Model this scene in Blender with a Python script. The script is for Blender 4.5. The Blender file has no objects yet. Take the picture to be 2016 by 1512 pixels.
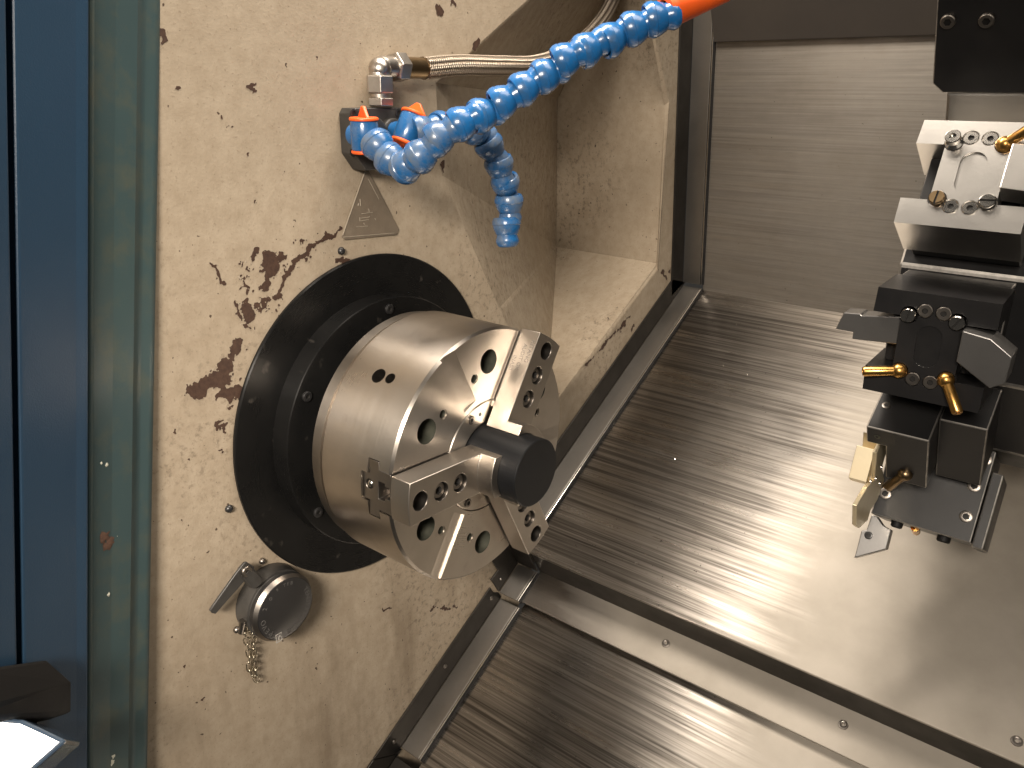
import bpy, bmesh, math, random
from mathutils import Vector, Matrix
random.seed(4)
R = math.radians
# ------------------------------------------------------------------ camera, light, exposure
sc = bpy.context.scene
COL = sc.collection
CAM = Vector((0.5070, -0.4448, 0.2748))
FPX, W, H = 1569.6, 2016, 1512
cd = bpy.data.cameras.new('camera'); co = bpy.data.objects.new('camera', cd); COL.objects.link(co)
cd.sensor_width = 36; cd.lens = FPX / W * 36; cd.clip_start = 0.01; cd.clip_end = 50
co.location = CAM; co.rotation_euler = (1.2199, -0.0082, 0.6721)
sc.camera = co
sc.render.resolution_x, sc.render.resolution_y = 1024, 768
wd = bpy.data.worlds.new('World'); sc.world = wd; wd.use_nodes = True
wd.node_tree.nodes['Background'].inputs[0].default_value = (1.0, 0.93, 0.84, 1)
wd.node_tree.nodes['Background'].inputs[1].default_value = 0.034
def area(name, loc, target, sx, sy, watt, col, spread=180):
    l = bpy.data.lights.new(name, 'AREA'); l.shape = 'RECTANGLE'; l.size = sx; l.size_y = sy
    l.energy = watt; l.color = col; l.spread = R(spread)
    o = bpy.data.objects.new(name, l); COL.objects.link(o); o.location = loc
    o.rotation_euler = (Vector(target) - Vector(loc)).to_track_quat('-Z', 'Y').to_euler()
    return o
LAMP1 = Vector((0.60, -0.98, 0.60))
LAMP2 = Vector((0.07, 0.03, 0.70))
area('front_lamp', LAMP1, (0.02, -0.07, -0.06), 0.34, 0.18, 3.3, (1.0, 0.885, 0.755), 60)
area('overhead_lamp', LAMP2, (0.16, 0.15, -0.2), 0.11, 0.34, 5.8, (1.0, 0.89, 0.765))
area('cover_fill', (0.42, 0.10, 0.82), (0.36, 0.2, -0.2), 0.5, 0.30, 3.0, (1.0, 0.89, 0.765))  # added fill, brightens the right part of the covers
area('face_fill', (1.35, -0.75, 0.55), (0.12, 0, 0), 0.9, 0.9, 1.5, (1.0, 0.90, 0.76))  # added soft fill, lifts the chuck face and jaws
vs = sc.view_settings
vs.view_transform = 'Standard'; vs.look = 'None'; vs.exposure = 0.0; vs.gamma = 1.0; vs.use_curve_mapping = False
CMAT = co.rotation_euler.to_matrix()
def ray(u, v): return CMAT @ Vector(((u - W/2)/FPX, -(v - H/2)/FPX, -1))
def at(u, v, x):                      # point of the photo ray on the plane X = x (x measured from the headstock face)
    d = ray(u, v); return CAM + d * ((x - CAM.x)/d.x)
def onp(u, v, P, n):
    d = ray(u, v); return CAM + d * ((Vector(P) - CAM).dot(n)/d.dot(n))
# ------------------------------------------------------------------ materials
def nt(name):
    m = bpy.data.materials.new(name); m.use_nodes = True
    t = m.node_tree; return m, t, t.nodes['Principled BSDF']
class G:
    def __init__(s, t): s.t = t
    def n(s, ty, **k):
        x = s.t.nodes.new(ty)
        for a, b in k.items(): setattr(x, a, b)
        return x
    def L(s, a, b): s.t.links.new(a, b)
    def val(s, inp, v):
        if hasattr(v, 'is_linked') or hasattr(v, 'links'): s.L(v, inp)
        else: inp.default_value = v
    def math(s, op, a, b=None, c=None, clamp=False):
        x = s.n('ShaderNodeMath', operation=op); x.use_clamp = clamp
        s.val(x.inputs[0], a)
        if b is not None: s.val(x.inputs[1], b)
        if c is not None: s.val(x.inputs[2], c)
        return x.outputs[0]
    def coord(s, scale=(1,1,1), kind='Object'):
        tc = s.n('ShaderNodeTexCoord'); mp = s.n('ShaderNodeMapping'); mp.inputs['Scale'].default_value = scale
        s.L(tc.outputs[kind], mp.inputs[0]); return mp.outputs[0]
    def noise(s, vec, scale, detail=4, rough=.55, dist=0):
        x = s.n('ShaderNodeTexNoise'); s.L(vec, x.inputs['Vector'])
        x.inputs['Scale'].default_value = scale; x.inputs['Detail'].default_value = detail
        x.inputs['Roughness'].default_value = rough; x.inputs['Distortion'].default_value = dist
        return x.outputs['Fac']
    def ramp(s, f, a, b, c0=0, c1=1):
        x = s.n('ShaderNodeMapRange'); x.clamp = True
        s.val(x.inputs[0], f); x.inputs[1].default_value = a; x.inputs[2].default_value = b
        s.val(x.inputs[3], c0); s.val(x.inputs[4], c1); return x.outputs[0]
    def mix(s, f, a, b):
        x = s.n('ShaderNodeMix', data_type='RGBA'); s.val(x.inputs[0], f)
        for i, v in ((6, a), (7, b)):
            if isinstance(v, tuple): x.inputs[i].default_value = (*v, 1) if len(v) == 3 else v
            else: s.L(v, x.inputs[i])
        return x.outputs[2]
    def bump(s, h, strength, dist, bsdf, prev=None):
        x = s.n('ShaderNodeBump'); x.inputs['Strength'].default_value = strength; x.inputs['Distance'].default_value = dist
        s.L(h, x.inputs['Height'])
        if prev: s.L(prev, x.inputs['Normal'])
        s.L(x.outputs[0], bsdf.inputs['Normal']); return x.outputs[0]
M = {}
def simple(name, col, col2, rough, rough2, metal=0., scale=(60,60,60), bump=.0, bscale=300, coat=0, spec=.5, aniso=0, grime=None, gth=(.5,.75)):
    m, t, b = nt(name); g = G(t)
    v = g.coord(scale); f = g.noise(v, 1, 5, .6)
    c = g.mix(g.ramp(f, .3, .7), col, col2)
    if grime:
        f3 = g.noise(g.coord((1,1,1)), 38, 5, .65); c = g.mix(g.ramp(f3, gth[0], gth[1], 0., .85), c, grime)
    g.L(c, b.inputs['Base Color'])
    g.L(g.ramp(f, .25, .75, rough, rough2), b.inputs['Roughness'])
    b.inputs['Metallic'].default_value = metal; b.inputs['Specular IOR Level'].default_value = spec
    b.inputs['Coat Weight'].default_value = coat; b.inputs['Coat Roughness'].default_value = .15
    b.inputs['Anisotropic'].default_value = aniso
    if bump:
        g.bump(g.noise(g.coord((1,1,1)), bscale, 3, .6), bump, .0006, b)
    M[name] = m; return m
simple('steel', (.60,.555,.50), (.50,.46,.41), .26, .40, 1, (9,9,9), .05, 500)
simple('steel_dark', (.33,.30,.27), (.24,.22,.20), .28, .45, 1, (30,30,30), .05, 500)
simple('jaw_steel', (.56,.51,.455), (.48,.435,.385), .30, .42, 1, (14,14,14), .08, 700)
simple('strip_steel', (.34,.32,.295), (.28,.262,.24), .34, .46, 1, (20,20,20), .04, 400)
simple('shaded_steel', (.075,.070,.064), (.052,.048,.044), .42, .55, 1, (25,25,25), .04, 400)  # darker steel, shade of the flanges and step faces put into the colour
simple('black_oxide', (.012,.012,.013), (.022,.021,.021), .28, .42, 0, (12,12,12), .05, 400, spec=.6)
simple('holder_black', (.012,.012,.013), (.022,.021,.021), .26, .40, 0, (18,18,18), .05, 500, spec=.35)
simple('holder_grey', (.011,.011,.0115), (.019,.0185,.0185), .28, .42, 0, (18,18,18), .05, 500, spec=.4)
simple('holder_lit', (.62,.60,.57), (.52,.50,.47), .25, .38, 1, (14,14,14), .05, 500)  # brighter copy of the holder metal, lamp light on the tilted holder painted in
simple('rod_black', (.006,.0064,.0072), (.010,.0105,.012), .36, .5, 0, (6,60,60), .06, 500, spec=.3)
simple('rubber', (.008,.008,.008), (.014,.013,.013), .5, .65, 0, (40,40,40), .1, 300, spec=.3)
simple('plastic_black', (.022,.021,.020), (.055,.052,.048), .34, .55, 0, (30,30,30), .12, 350)
simple('hose_blue', (.012,.095,.26), (.014,.11,.30), .20, .34, 0, (50,50,50), .05, 300, coat=.4, grime=(.15,.165,.17), gth=(.47,.70))
simple('hose_blue_clean', (.010,.115,.33), (.012,.13,.37), .18, .28, 0, (50,50,50), .03, 300, coat=.5, grime=(.05,.075,.10), gth=(.52,.75))
simple('orange', (.86,.115,.012), (.78,.10,.012), .35, .5, 0, (60,60,60), .05, 300)
simple('brass', (.75,.43,.13), (.62,.34,.10), .22, .36, 1, (50,50,50), .04, 400)
simple('bronze_dark', (.34,.24,.13), (.24,.17,.10), .25, .4, 1, (50,50,50))
simple('blade_gold', (.80,.70,.50), (.70,.60,.42), .34, .48, .75, (25,25,25), .05, 400)
simple('insert_grey', (.34,.33,.32), (.26,.255,.25), .30, .42, .9, (40,40,40), .05, 500)
simple('worn_edge', (.62,.59,.55), (.30,.285,.265), .3, .45, .9, (120,120,120))
simple('chrome', (.72,.69,.64), (.60,.57,.53), .14, .26, 1, (60,60,60))
simple('chain_steel', (.55,.50,.40), (.42,.38,.30), .25, .4, 1, (60,60,60))
simple('fitting_steel', (.55,.51,.47), (.44,.41,.37), .24, .40, 1, (40,40,40), .12, 400)
simple('bore_shade', (.07,.075,.06), (.11,.11,.085), .35, .6, .6, (90,90,90), .1, 400)  # greenish bore tone, darkened for the shade inside the holes
simple('bore_shade_steel', (.22,.20,.18), (.15,.135,.12), .3, .45, 1, (80,80,80))  # darker copy of the steel for hole walls, depth shade painted in
simple('socket_shade', (.012,.011,.010), (.02,.018,.016), .5, .7)  # black recess faces, shade inside sockets and slots put into the colour
simple('ceramic_ink', (.085,.082,.078), (.07,.068,.065), .6, .7)
simple('stamp', (.30,.275,.25), (.25,.23,.21), .5, .6, .6)
simple('door_blue', (.024,.056,.100), (.019,.046,.086), .34, .44, 0, (5,5,5), .25, 900, spec=.28)
simple('frame_green', (.046,.076,.078), (.036,.062,.068), .34, .48, 0, (4,4,4), .12, 700, spec=.3, grime=(.075,.085,.066), gth=(.48,.72))
simple('paint_edge', (.44,.38,.30), (.34,.28,.21), .5, .6, 0, (300,300,300))
simple('primer', (.070,.038,.025), (.042,.022,.015), .5, .7, 0, (260,260,260), .3, 400)
simple('upper_panel_dark', (.055,.047,.040), (.040,.034,.030), .45, .6, 0, (8,8,8), .05, 400)  # even dark brown for the upper back panel
# brushed stainless way covers: local X = spindle direction, local Y = up the slope
def brushed(name, c0, c1, r0, r1, streak=120, aniso=.6, stain=.25, along=1.6, satin=None):
    m, t, b = nt(name); g = G(t)
    f1 = g.noise(g.coord((along, streak, 1)), 1, 5, .65)
    f2 = g.noise(g.coord((along*.5, streak*.22, 1)), 1, 3, .6)
    f3 = g.noise(g.coord((1,1,1)), 9, 5, .6)
    f4 = g.noise(g.coord((5, 500, 1)), 1, 2, .5)
    s = g.math('ADD', g.math('MULTIPLY', f1, .6), g.math('MULTIPLY', f2, .4))
    c = g.mix(g.ramp(g.math('MULTIPLY_ADD', g.math('SUBTRACT', f4, .5), .35, s), .40, .60), c0, c1)
    c = g.mix(g.ramp(f3, .42, .75, 0., stain), c, (c1[0]*.55, c1[1]*.5, c1[2]*.42))
    spk = g.noise(g.coord((1,1,1)), 260, 2, .5)
    c = g.mix(g.ramp(spk, .735, .76, 0., .8), c, (.04,.035,.03))
    g.L(c, b.inputs['Base Color'])
    rr = g.ramp(s, .35, .65, r0, r1); rr = g.math('ADD', rr, g.ramp(f3, .35, .8, -.03, .10))
    b.inputs['Metallic'].default_value = 1
    if satin is not None:            # beyond the stroke of the wiper the sheet keeps a dull oily satin film
        sx = g.n('ShaderNodeSeparateXYZ'); g.L(g.coord(), sx.inputs[0])
        e1 = g.noise(g.coord((3, 60, 1)), 1, 4, .6)
        k = g.ramp(g.math('MULTIPLY_ADD', e1, .14, sx.outputs[0]), satin+.04, satin+.13)
        f5 = g.noise(g.coord((1,1,1)), 14, 5, .6)
        film = g.mix(g.ramp(f5, .35, .7), (.46,.42,.365), (.37,.335,.285))
        g.L(g.mix(k, c, film), b.inputs['Base Color']); rr = g.ramp(k, 0, 1, rr, .50)
        g.L(g.ramp(k, 0, 1, 1., .52), b.inputs['Metallic'])
    g.L(rr, b.inputs['Roughness'])
    b.inputs['Anisotropic'].default_value = aniso
    cx = g.n('ShaderNodeCombineXYZ'); cx.inputs[1].default_value = 1
    vt = g.n('ShaderNodeVectorTransform', vector_type='VECTOR', convert_from='OBJECT', convert_to='WORLD')
    g.L(cx.outputs[0], vt.inputs[0]); g.L(vt.outputs[0], b.inputs['Tangent'])
    g.bump(f4, .10, .0002, b)
    M[name] = m
brushed('cover_steel', (.44,.412,.38), (.125,.114,.102), .22, .40, 210, aniso=.78, stain=.12, along=3.5, satin=.27)
brushed('ledge_steel', (.50,.465,.43), (.42,.39,.36), .36, .46, 40, aniso=.75, stain=.2, satin=.10)
brushed('panel_steel', (.42,.39,.35), (.27,.248,.222), .40, .60, 60, aniso=.45, stain=.5, along=4)
# turned steel of the chuck body: fine circumferential tool marks, local X = axis
def turned(name, c0, c1, r0, r1, aniso=.55):
    m, t, b = nt(name); g = G(t)
    sp = g.n('ShaderNodeSeparateXYZ'); g.L(g.coord(), sp.inputs[0])
    cb = g.n('ShaderNodeCombineXYZ'); g.L(g.math('MULTIPLY', sp.outputs[0], 900), cb.inputs[0])
    rad = g.math('SQRT', g.math('ADD', g.math('POWER', sp.outputs[1], 2), g.math('POWER', sp.outputs[2], 2)))
    g.L(g.math('MULTIPLY', rad, 700), cb.inputs[1])
    f1 = g.noise(cb.outputs[0], 1, 3, .6)
    f3 = g.noise(g.coord((14,22,22)), 1, 5, .62)
    c = g.mix(g.ramp(f3, .35, .7), c0, c1)
    stn = g.noise(g.coord((30,60,60)), 1, 3, .5); c = g.mix(g.ramp(stn, .66, .80, 0, .25), c, (.25,.22,.19))
    g.L(c, b.inputs['Base Color']); b.inputs['Metallic'].default_value = 1
    g.L(g.math('ADD', g.ramp(f3, .3, .7, r0, r1), g.ramp(f1, .3, .7, -.02, .03)), b.inputs['Roughness'])
    b.inputs['Anisotropic'].default_value = aniso
    b.inputs['Anisotropic Rotation'].default_value = .25
    tg = g.n('ShaderNodeTangent', direction_type='RADIAL', axis='X'); g.L(tg.outputs[0], b.inputs['Tangent'])
    g.bump(f1, .02, .0002, b)
    M[name] = m
turned('chuck_steel', (.64,.59,.53), (.55,.50,.445), .27, .38, .7)
turned('turned_black', (.006,.006,.006), (.009,.0088,.0086), .24, .34, .6)
bb = M['turned_black'].node_tree.nodes['Principled BSDF']; bb.inputs['Metallic'].default_value = .0; bb.inputs['Specular IOR Level'].default_value = .24
# braided hose: local V along the hose through UV
def braid(name):
    m, t, b = nt(name); g = G(t)
    uv = g.n('ShaderNodeUVMap'); sp = g.n('ShaderNodeSeparateXYZ'); g.L(uv.outputs[0], sp.inputs[0])
    a = g.math('MULTIPLY', sp.outputs[1], 2*math.pi*10); c = g.math('MULTIPLY', sp.outputs[0], 2*math.pi*430)
    w1 = g.math('SINE', g.math('ADD', a, c)); w2 = g.math('SINE', g.math('SUBTRACT', a, c))
    w = g.math('MAXIMUM', w1, w2); band = g.math('SINE', a)
    col = g.mix(g.ramp(g.math('ADD', w, band), -.6, 1.6), (.10,.075,.05), (.58,.50,.41))
    g.L(col, b.inputs['Base Color']); b.inputs['Metallic'].default_value = .85; b.inputs['Roughness'].default_value = .36
    g.bump(g.math('ADD', w, g.math('MULTIPLY', band, .6)), .8, .0008, b); M[name] = m
braid('braid')
# headstock paint with chips, dirt, sand texture; chips are worn through to dark primer at given places (y, z on the wall)
def wall_paint():
    m, t, b = nt('cast_paint'); g = G(t)
    v = g.coord()
    f1 = g.noise(v, 7, 5, .6); f2 = g.noise(v, 70, 4, .7); f3 = g.noise(v, 420, 3, .6)
    c = g.mix(g.ramp(f1, .32, .68), (.40,.335,.255), (.345,.285,.212))
    c = g.mix(g.ramp(f2, .38, .72, 0, .55), c, (.255,.20,.138))
    c = g.mix(g.ramp(f3, .60, .72, 0, .5), c, (.16,.12,.08))
    c = g.mix(g.ramp(f3, .30, .20, 0, .35), c, (.60,.52,.38))
    # oily run-off stains below the spindle
    fs = g.noise(g.coord((1, 26, 5)), 1, 4, .6)
    sp = g.n('ShaderNodeSeparateXYZ'); g.L(v, sp.inputs[0])
    low = g.ramp(sp.outputs[2], -.06, -.26)
    c = g.mix(g.math('MULTIPLY', g.ramp(fs, .48, .70, 0, .55), low), c, (.15,.11,.07))
    spk = g.noise(v, 190, 2, .55); c = g.mix(g.ramp(spk, .715, .735, 0, .9), c, (.045,.026,.018))
    mt = g.noise(v, 150, 4, .7); lg = g.noise(v, 4.5, 3, .5); c = g.mix(g.math('MULTIPLY', g.ramp(mt, .52, .66, 0, .75), g.ramp(lg, .46, .62)), c, (.13,.10,.07))
    g.L(c, b.inputs['Base Color'])
    g.L(g.ramp(f2, .3, .7, .42, .62), b.inputs['Roughness'])
    b.inputs['Specular IOR Level'].default_value = .35
    h = g.math('ADD', g.math('MULTIPLY', f3, .5), g.math('MULTIPLY', f2, .8))
    g.bump(h, .35, .0010, b); M['cast_paint'] = m
wall_paint()
# ------------------------------------------------------------------ mesh helpers
def T(mat, v): return mat @ Vector(v) if mat is not None else Vector(v)
def box(bm, lo, hi, mat=None):
    x0,y0,z0 = lo; x1,y1,z1 = hi
    vs_ = [bm.verts.new(T(mat, p)) for p in ((x0,y0,z0),(x1,y0,z0),(x1,y1,z0),(x0,y1,z0),(x0,y0,z1),(x1,y0,z1),(x1,y1,z1),(x0,y1,z1))]
    for f in ((3,2,1,0),(4,5,6,7),(0,1,5,4),(1,2,6,5),(2,3,7,6),(3,0,4,7)): bm.faces.new([vs_[i] for i in f])
def prism(bm, poly, a0, a1, mat=None, order='abn'):
    # poly: (a, b) points; extruded along the third axis from a0 to a1; order 'abn': (a,b,n), 'nab': (n,a,b)
    def P(p, n): return (p[0], p[1], n) if order == 'abn' else (n, p[0], p[1])
    lo = [bm.verts.new(T(mat, P(p, a0))) for p in poly]; hi = [bm.verts.new(T(mat, P(p, a1))) for p in poly]
    n = len(poly); fs = [bm.faces.new(lo[::-1]), bm.faces.new(hi)]
    for i in range(n): fs.append(bm.faces.new((lo[i], lo[(i+1)%n], hi[(i+1)%n], hi[i])))
    bmesh.ops.recalc_face_normals(bm, faces=fs)
def lathe(bm, prof, seg=32, mat=None, smooth=True):
    # prof: (axial, radius) along local X, radius 0 closes to a point
    rings = []
    for a, r in prof:
        if r < 1e-7: rings.append([bm.verts.new(T(mat, (a,0,0)))])
        else: rings.append([bm.verts.new(T(mat, (a, r*math.cos(2*math.pi*i/seg), r*math.sin(2*math.pi*i/seg)))) for i in range(seg)])
    fs = []
    for A, B in zip(rings, rings[1:]):
        for i in range(seg):
            j = (i+1) % seg
            if len(A) == 1 and len(B) == 1: continue
            if len(A) == 1: fs.append(bm.faces.new((A[0], B[j], B[i])))
            elif len(B) == 1: fs.append(bm.faces.new((A[i], A[j], B[0])))
            else: fs.append(bm.faces.new((A[i], A[j], B[j], B[i])))
    for f in fs: f.smooth = smooth
    bmesh.ops.recalc_face_normals(bm, faces=fs)
def catmull(pts, n=8):
    P = [Vector(p) for p in pts]; P = [2*P[0]-P[1]] + P + [2*P[-1]-P[-2]]; out = []
    for i in range(1, len(P)-2):
        for k in range(n):
            t = k/n; a, b, c, d = P[i-1], P[i], P[i+1], P[i+2]
            out.append(.5*((2*b) + (c-a)*t + (2*a-5*b+4*c-d)*t*t + (3*b-a-3*c+d)*t**3))
    out.append(P[-2]); return out
def tube(bm, path, r, seg=14, uvl=None, caps=True, closed=False):
    n = len(path); rings = []; up = Vector((.13,.21,.97)); L = 0; Ls = []
    for i in range(n):
        a = path[(i-1) % n] if (closed or i > 0) else path[0]; b = path[(i+1) % n] if (closed or i < n-1) else path[-1]
        t = (b-a).normalized(); s = t.cross(up).normalized(); up = s.cross(t).normalized()
        rr = r(i/(n-1)) if callable(r) else r
        rings.append([bm.verts.new(path[i] + s*rr*math.cos(2*math.pi*k/seg) + up*rr*math.sin(2*math.pi*k/seg)) for k in range(seg)])
        if i: L += (path[i]-path[i-1]).length
        Ls.append(L)
    fs = []; uv = bm.loops.layers.uv.verify() if uvl else None
    m = n if closed else n-1
    for i in range(m):
        for k in range(seg):
            q = (k+1) % seg; f = bm.faces.new((rings[i][k], rings[i][q], rings[(i+1)%n][q], rings[(i+1)%n][k])); f.smooth = True; fs.append(f)
            if uv:
                for lp, (ii, kk) in zip(f.loops, ((i,k),(i,k+1),(i+1,k+1),(i+1,k))): lp[uv].uv = (Ls[min(ii,n-1)], kk/seg)
    if caps and not closed: fs.append(bm.faces.new(rings[0][::-1])); fs.append(bm.faces.new(rings[-1]))
    bmesh.ops.recalc_face_normals(bm, faces=fs)
def obj(name, bm, mat, parent=None, bevel=0, sharp=32, loc=None, matrix=None, seg=2, smooth=True, edge=None):
    me = bpy.data.meshes.new(name)
    if isinstance(bm, bpy.types.Mesh): me = bm
    else:
        if smooth:
            for f in bm.faces: f.smooth = True
        bm.to_mesh(me); bm.free()
        if smooth: me.set_sharp_from_angle(angle=R(sharp))
    if not me.materials:
        me.materials.append(M[mat])
        if any(p.material_index == 1 for p in me.polygons): me.materials.append(M['socket_shade'])
    o = bpy.data.objects.new(name, me); COL.objects.link(o)
    if matrix is not None: o.matrix_world = matrix
    if loc is not None: o.location = loc
    if parent is not None:
        o.parent = parent
    if bevel:
        md = o.modifiers.new('edge', 'BEVEL'); md.width = bevel; md.segments = seg; md.limit_method = 'ANGLE'; md.angle_limit = R(28); md.harden_normals = False
        if edge:
            if len(me.materials) < 2: me.materials.append(M[edge])
            md.material = 1
    return o
def tag(o, label, cat, group=None):
    o['label'] = label; o['category'] = cat
    if group: o['group'] = group
    return o
def thing(name, label, cat, group=None, matrix=None, loc=None):
    o = bpy.data.objects.new(name, None); COL.objects.link(o); o.empty_display_size = .01
    if matrix is not None: o.matrix_world = matrix
    if loc is not None: o.location = loc
    return tag(o, label, cat, group)
def structure(o): o['kind'] = 'structure'; return o
def B(): return bmesh.new()
def boolean(bm, cutters, op='DIFFERENCE'):
    me = bpy.data.meshes.new('w'); bm.to_mesh(me); bm.free(); o = bpy.data.objects.new('w', me); COL.objects.link(o); tmp = [o]
    for c in cutters:
        cm = bpy.data.meshes.new('c'); c.to_mesh(cm); c.free(); k = bpy.data.objects.new('c', cm); COL.objects.link(k); tmp.append(k)
        md = o.modifiers.new('b', 'BOOLEAN'); md.operation = op; md.object = k; md.solver = 'EXACT'
    dg = bpy.context.evaluated_depsgraph_get(); dg.update()
    res = bmesh.new(); e = o.evaluated_get(dg); mm = e.to_mesh(); res.from_mesh(mm); e.to_mesh_clear()
    for k in tmp:
        d = k.data; bpy.data.objects.remove(k); bpy.data.meshes.remove(d)
    return res
def fr(origin, a, b, c):
    m = Matrix.Identity(4)
    for i, v in enumerate((a, b, c)):
        v = Vector(v)
        for j in range(3): m[j][i] = v[j]
    for j in range(3): m[j][3] = origin[j]
    return m
def along(p, d, up=(0.02,0.03,1)):           # frame whose local X runs along d
    x = Vector(d).normalized(); y = Vector(up).cross(x).normalized(); z = x.cross(y); return fr(p, x, y, z)
def socket_screw(r, h, hexr, depth=None, chamf=.12):
    bm = B(); n = 24; depth = depth or h*.6
    def circ(rr, a): return [bm.verts.new((a, rr*math.cos(2*math.pi*i/n), rr*math.sin(2*math.pi*i/n))) for i in range(n)]
    def hexa(a):
        out = []
        for i in range(n):
            t = 2*math.pi*i/n; k = (t % (math.pi/3)) - math.pi/6; q = hexr*math.cos(math.pi/6)/math.cos(k)
            out.append(bm.verts.new((a, q*math.cos(t), q*math.sin(t))))
        return out
    rings = [circ(r, 0), circ(r, h*(1-chamf*1.5)), circ(r*(1-chamf), h), hexa(h), hexa(h-depth)]
    for A, C in zip(rings, rings[1:]):
        for i in range(n): bm.faces.new((A[i], A[(i+1)%n], C[(i+1)%n], C[i]))
    bm.faces.new(rings[-1]); bm.faces.new(rings[0][::-1]); bmesh.ops.recalc_face_normals(bm, faces=bm.faces[:])
    for f in bm.faces:
        c = f.calc_center_median()
        if c.x < h-1e-5 and c.x > h-depth-1e-5 and math.hypot(c.y, c.z) < hexr*1.01: f.material_index = 1
    return bm
def darken(bm, r, xmax):
    for f in bm.faces:
        q = f.calc_center_median()
        if math.hypot(q.y, q.z) < r and 0 < q.x < xmax: f.material_index = 1
def slot_screw(r, h, wd_=.0012, dp=.0014):
    bm = B(); lathe(bm, [(0,0),(0,r*.72),(h*.45,r*.72),(h*.45,r),(h*.92,r),(h,r*.9),(h,0)], 24)
    c = B(); box(c, (h-dp, -r*1.2, -wd_/2), (h+.002, r*1.2, wd_/2)); bm = boolean(bm, [c])
    for f in bm.faces:
        q = f.calc_center_median()
        if abs(q.z) < wd_/2+1e-5 and q.x > h-dp-1e-5 and q.x < h-1e-5 and abs(q.y) < r*.95: f.material_index = 1
    return bm
def text_mesh(s, size, depth, spacing=1.0):
    cu = bpy.data.curves.new('t', 'FONT'); cu.body = s; cu.size = size; cu.extrude = depth/2; cu.align_x = 'CENTER'; cu.align_y = 'CENTER'; cu.space_character = spacing
    o = bpy.data.objects.new('t', cu); COL.objects.link(o)
    dg = bpy.context.evaluated_depsgraph_get(); dg.update(); e = o.evaluated_get(dg)
    bm = B(); mm = e.to_mesh(); bm.from_mesh(mm); e.to_mesh_clear(); bpy.data.objects.remove(o); bpy.data.curves.remove(cu); return bm
# ------------------------------------------------------------------ headstock wall (painted casting) with the pocket behind the spindle
def headstock():
    bm = B()
    def V(u, v, x): return bm.verts.new(at(u, v, x))
    d = -.20
    E1, E2, Q = V(865,160,0), V(870,345,0), V(986,610,0)
    P0 = bm.verts.new((0,.2614,-.0836)); Rr = V(1294,529,0); F2 = V(1292,520,-.004); F1 = V(1312,200,-.004); F1r = V(1318,196,0)
    D1, D2 = V(1098,195,d), V(1095,485,d)
    Bx = bm.verts.new((0,.485,.5150)); 
    g1 = at(1291,78,0); g0 = at(1315,185,0); dirg = (g1-g0)*5
    Gt = bm.verts.new((0, g0.y + dirg.y*.45, g0.z + dirg.z*.45))
    Gd = bm.verts.new((-.02, .47, .55))
    TR = bm.verts.new((0,.545,.60)); RT = bm.verts.new((0,.565,.0)); 
    TL = bm.verts.new((0,-.34,.60)); BL = bm.verts.new((0,-.34,-.60)); BR = bm.verts.new((0,-.05,-.60)); B2 = bm.verts.new((0,.20,-.34)); B3 = bm.verts.new((0,.26,-.25))
    TM = bm.verts.new((0,.52,.60))
    bm.faces.new((TL, BL, BR, B2, B3, P0, Q, E2, E1, Bx, TM))
    bm.faces.new((B3, RT, TR, TM, Gt, F1r, Rr, P0))
    bm.faces.new((E1, E2, Q, D2, D1))
    bm.faces.new((Q, P0, Rr, F2, D2))
    bm.faces.new((D1, D2, F2, F1)); bm.faces.new((F1, F2, Rr, F1r))
    bm.faces.new((Bx, E1, D1)); bm.faces.new((Bx, D1, F1)); bm.faces.new((Bx, F1, F1r, Gt)); bm.faces.new((Bx, Gt, TM))
    for f in bm.faces: f.smooth = False
    for f in bm.faces:
        f.normal_update()
        if f.normal.x < 0: f.normal_flip()
    o = obj('headstock_wall', bm, 'cast_paint', bevel=.0035, smooth=False, seg=3); structure(o); return o
WALL = headstock()
CH = [((668,455),(612,484),3.2), ((610,486),(566,530),5.0), ((562,540),(548,580),3.0), ((540,580),(505,606),3.0),
      ((528,508),(533,530),13.), ((533,535),(523,565),5.0), ((548,512),(556,505),4.), ((500,492),(496,506),4.),
      ((486,610),(494,624),9.), ((464,602),(480,640),3.0), ((482,590),(484,612),3.5),
      ((382,770),(440,742),11.), ((430,735),(446,722),10.), ((440,770),(470,774),8.), ((466,680),(464,692),7.), ((450,702),(462,709),3.5),
      ((428,832),(440,840),4.5), ((436,846),(441,850),2.5), ((668,514),(684,508),3.), ((420,520),(440,560),2.),
      ((862,14),(868,24),6.), ((890,2),(893,8),3.), ((931,94),(940,84),4.5), ((490,170),(498,176),3.5),
      ((846,1199),(858,1199),2.), ((866,1198),(898,1197),3.), ((755,1198),(766,1197),2.), ((320,60),(322,92),1.5), ((871,320),(873,335),3.),
      ((1340,70),(1338,120),5.), ((1346,165),(1344,190),3.), ((1337,295),(1334,320),3.5), ((1303,535),(1312,548),4.),
      ((1230,636),(1222,650),4.), ((1247,640),(1243,650),3.), ((1320,530),(1316,535),3.), ((1180,690),(1210,655),2.5), ((1215,650),(1240,622),2.5), ((1150,722),(1168,702),2.5)]

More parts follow.
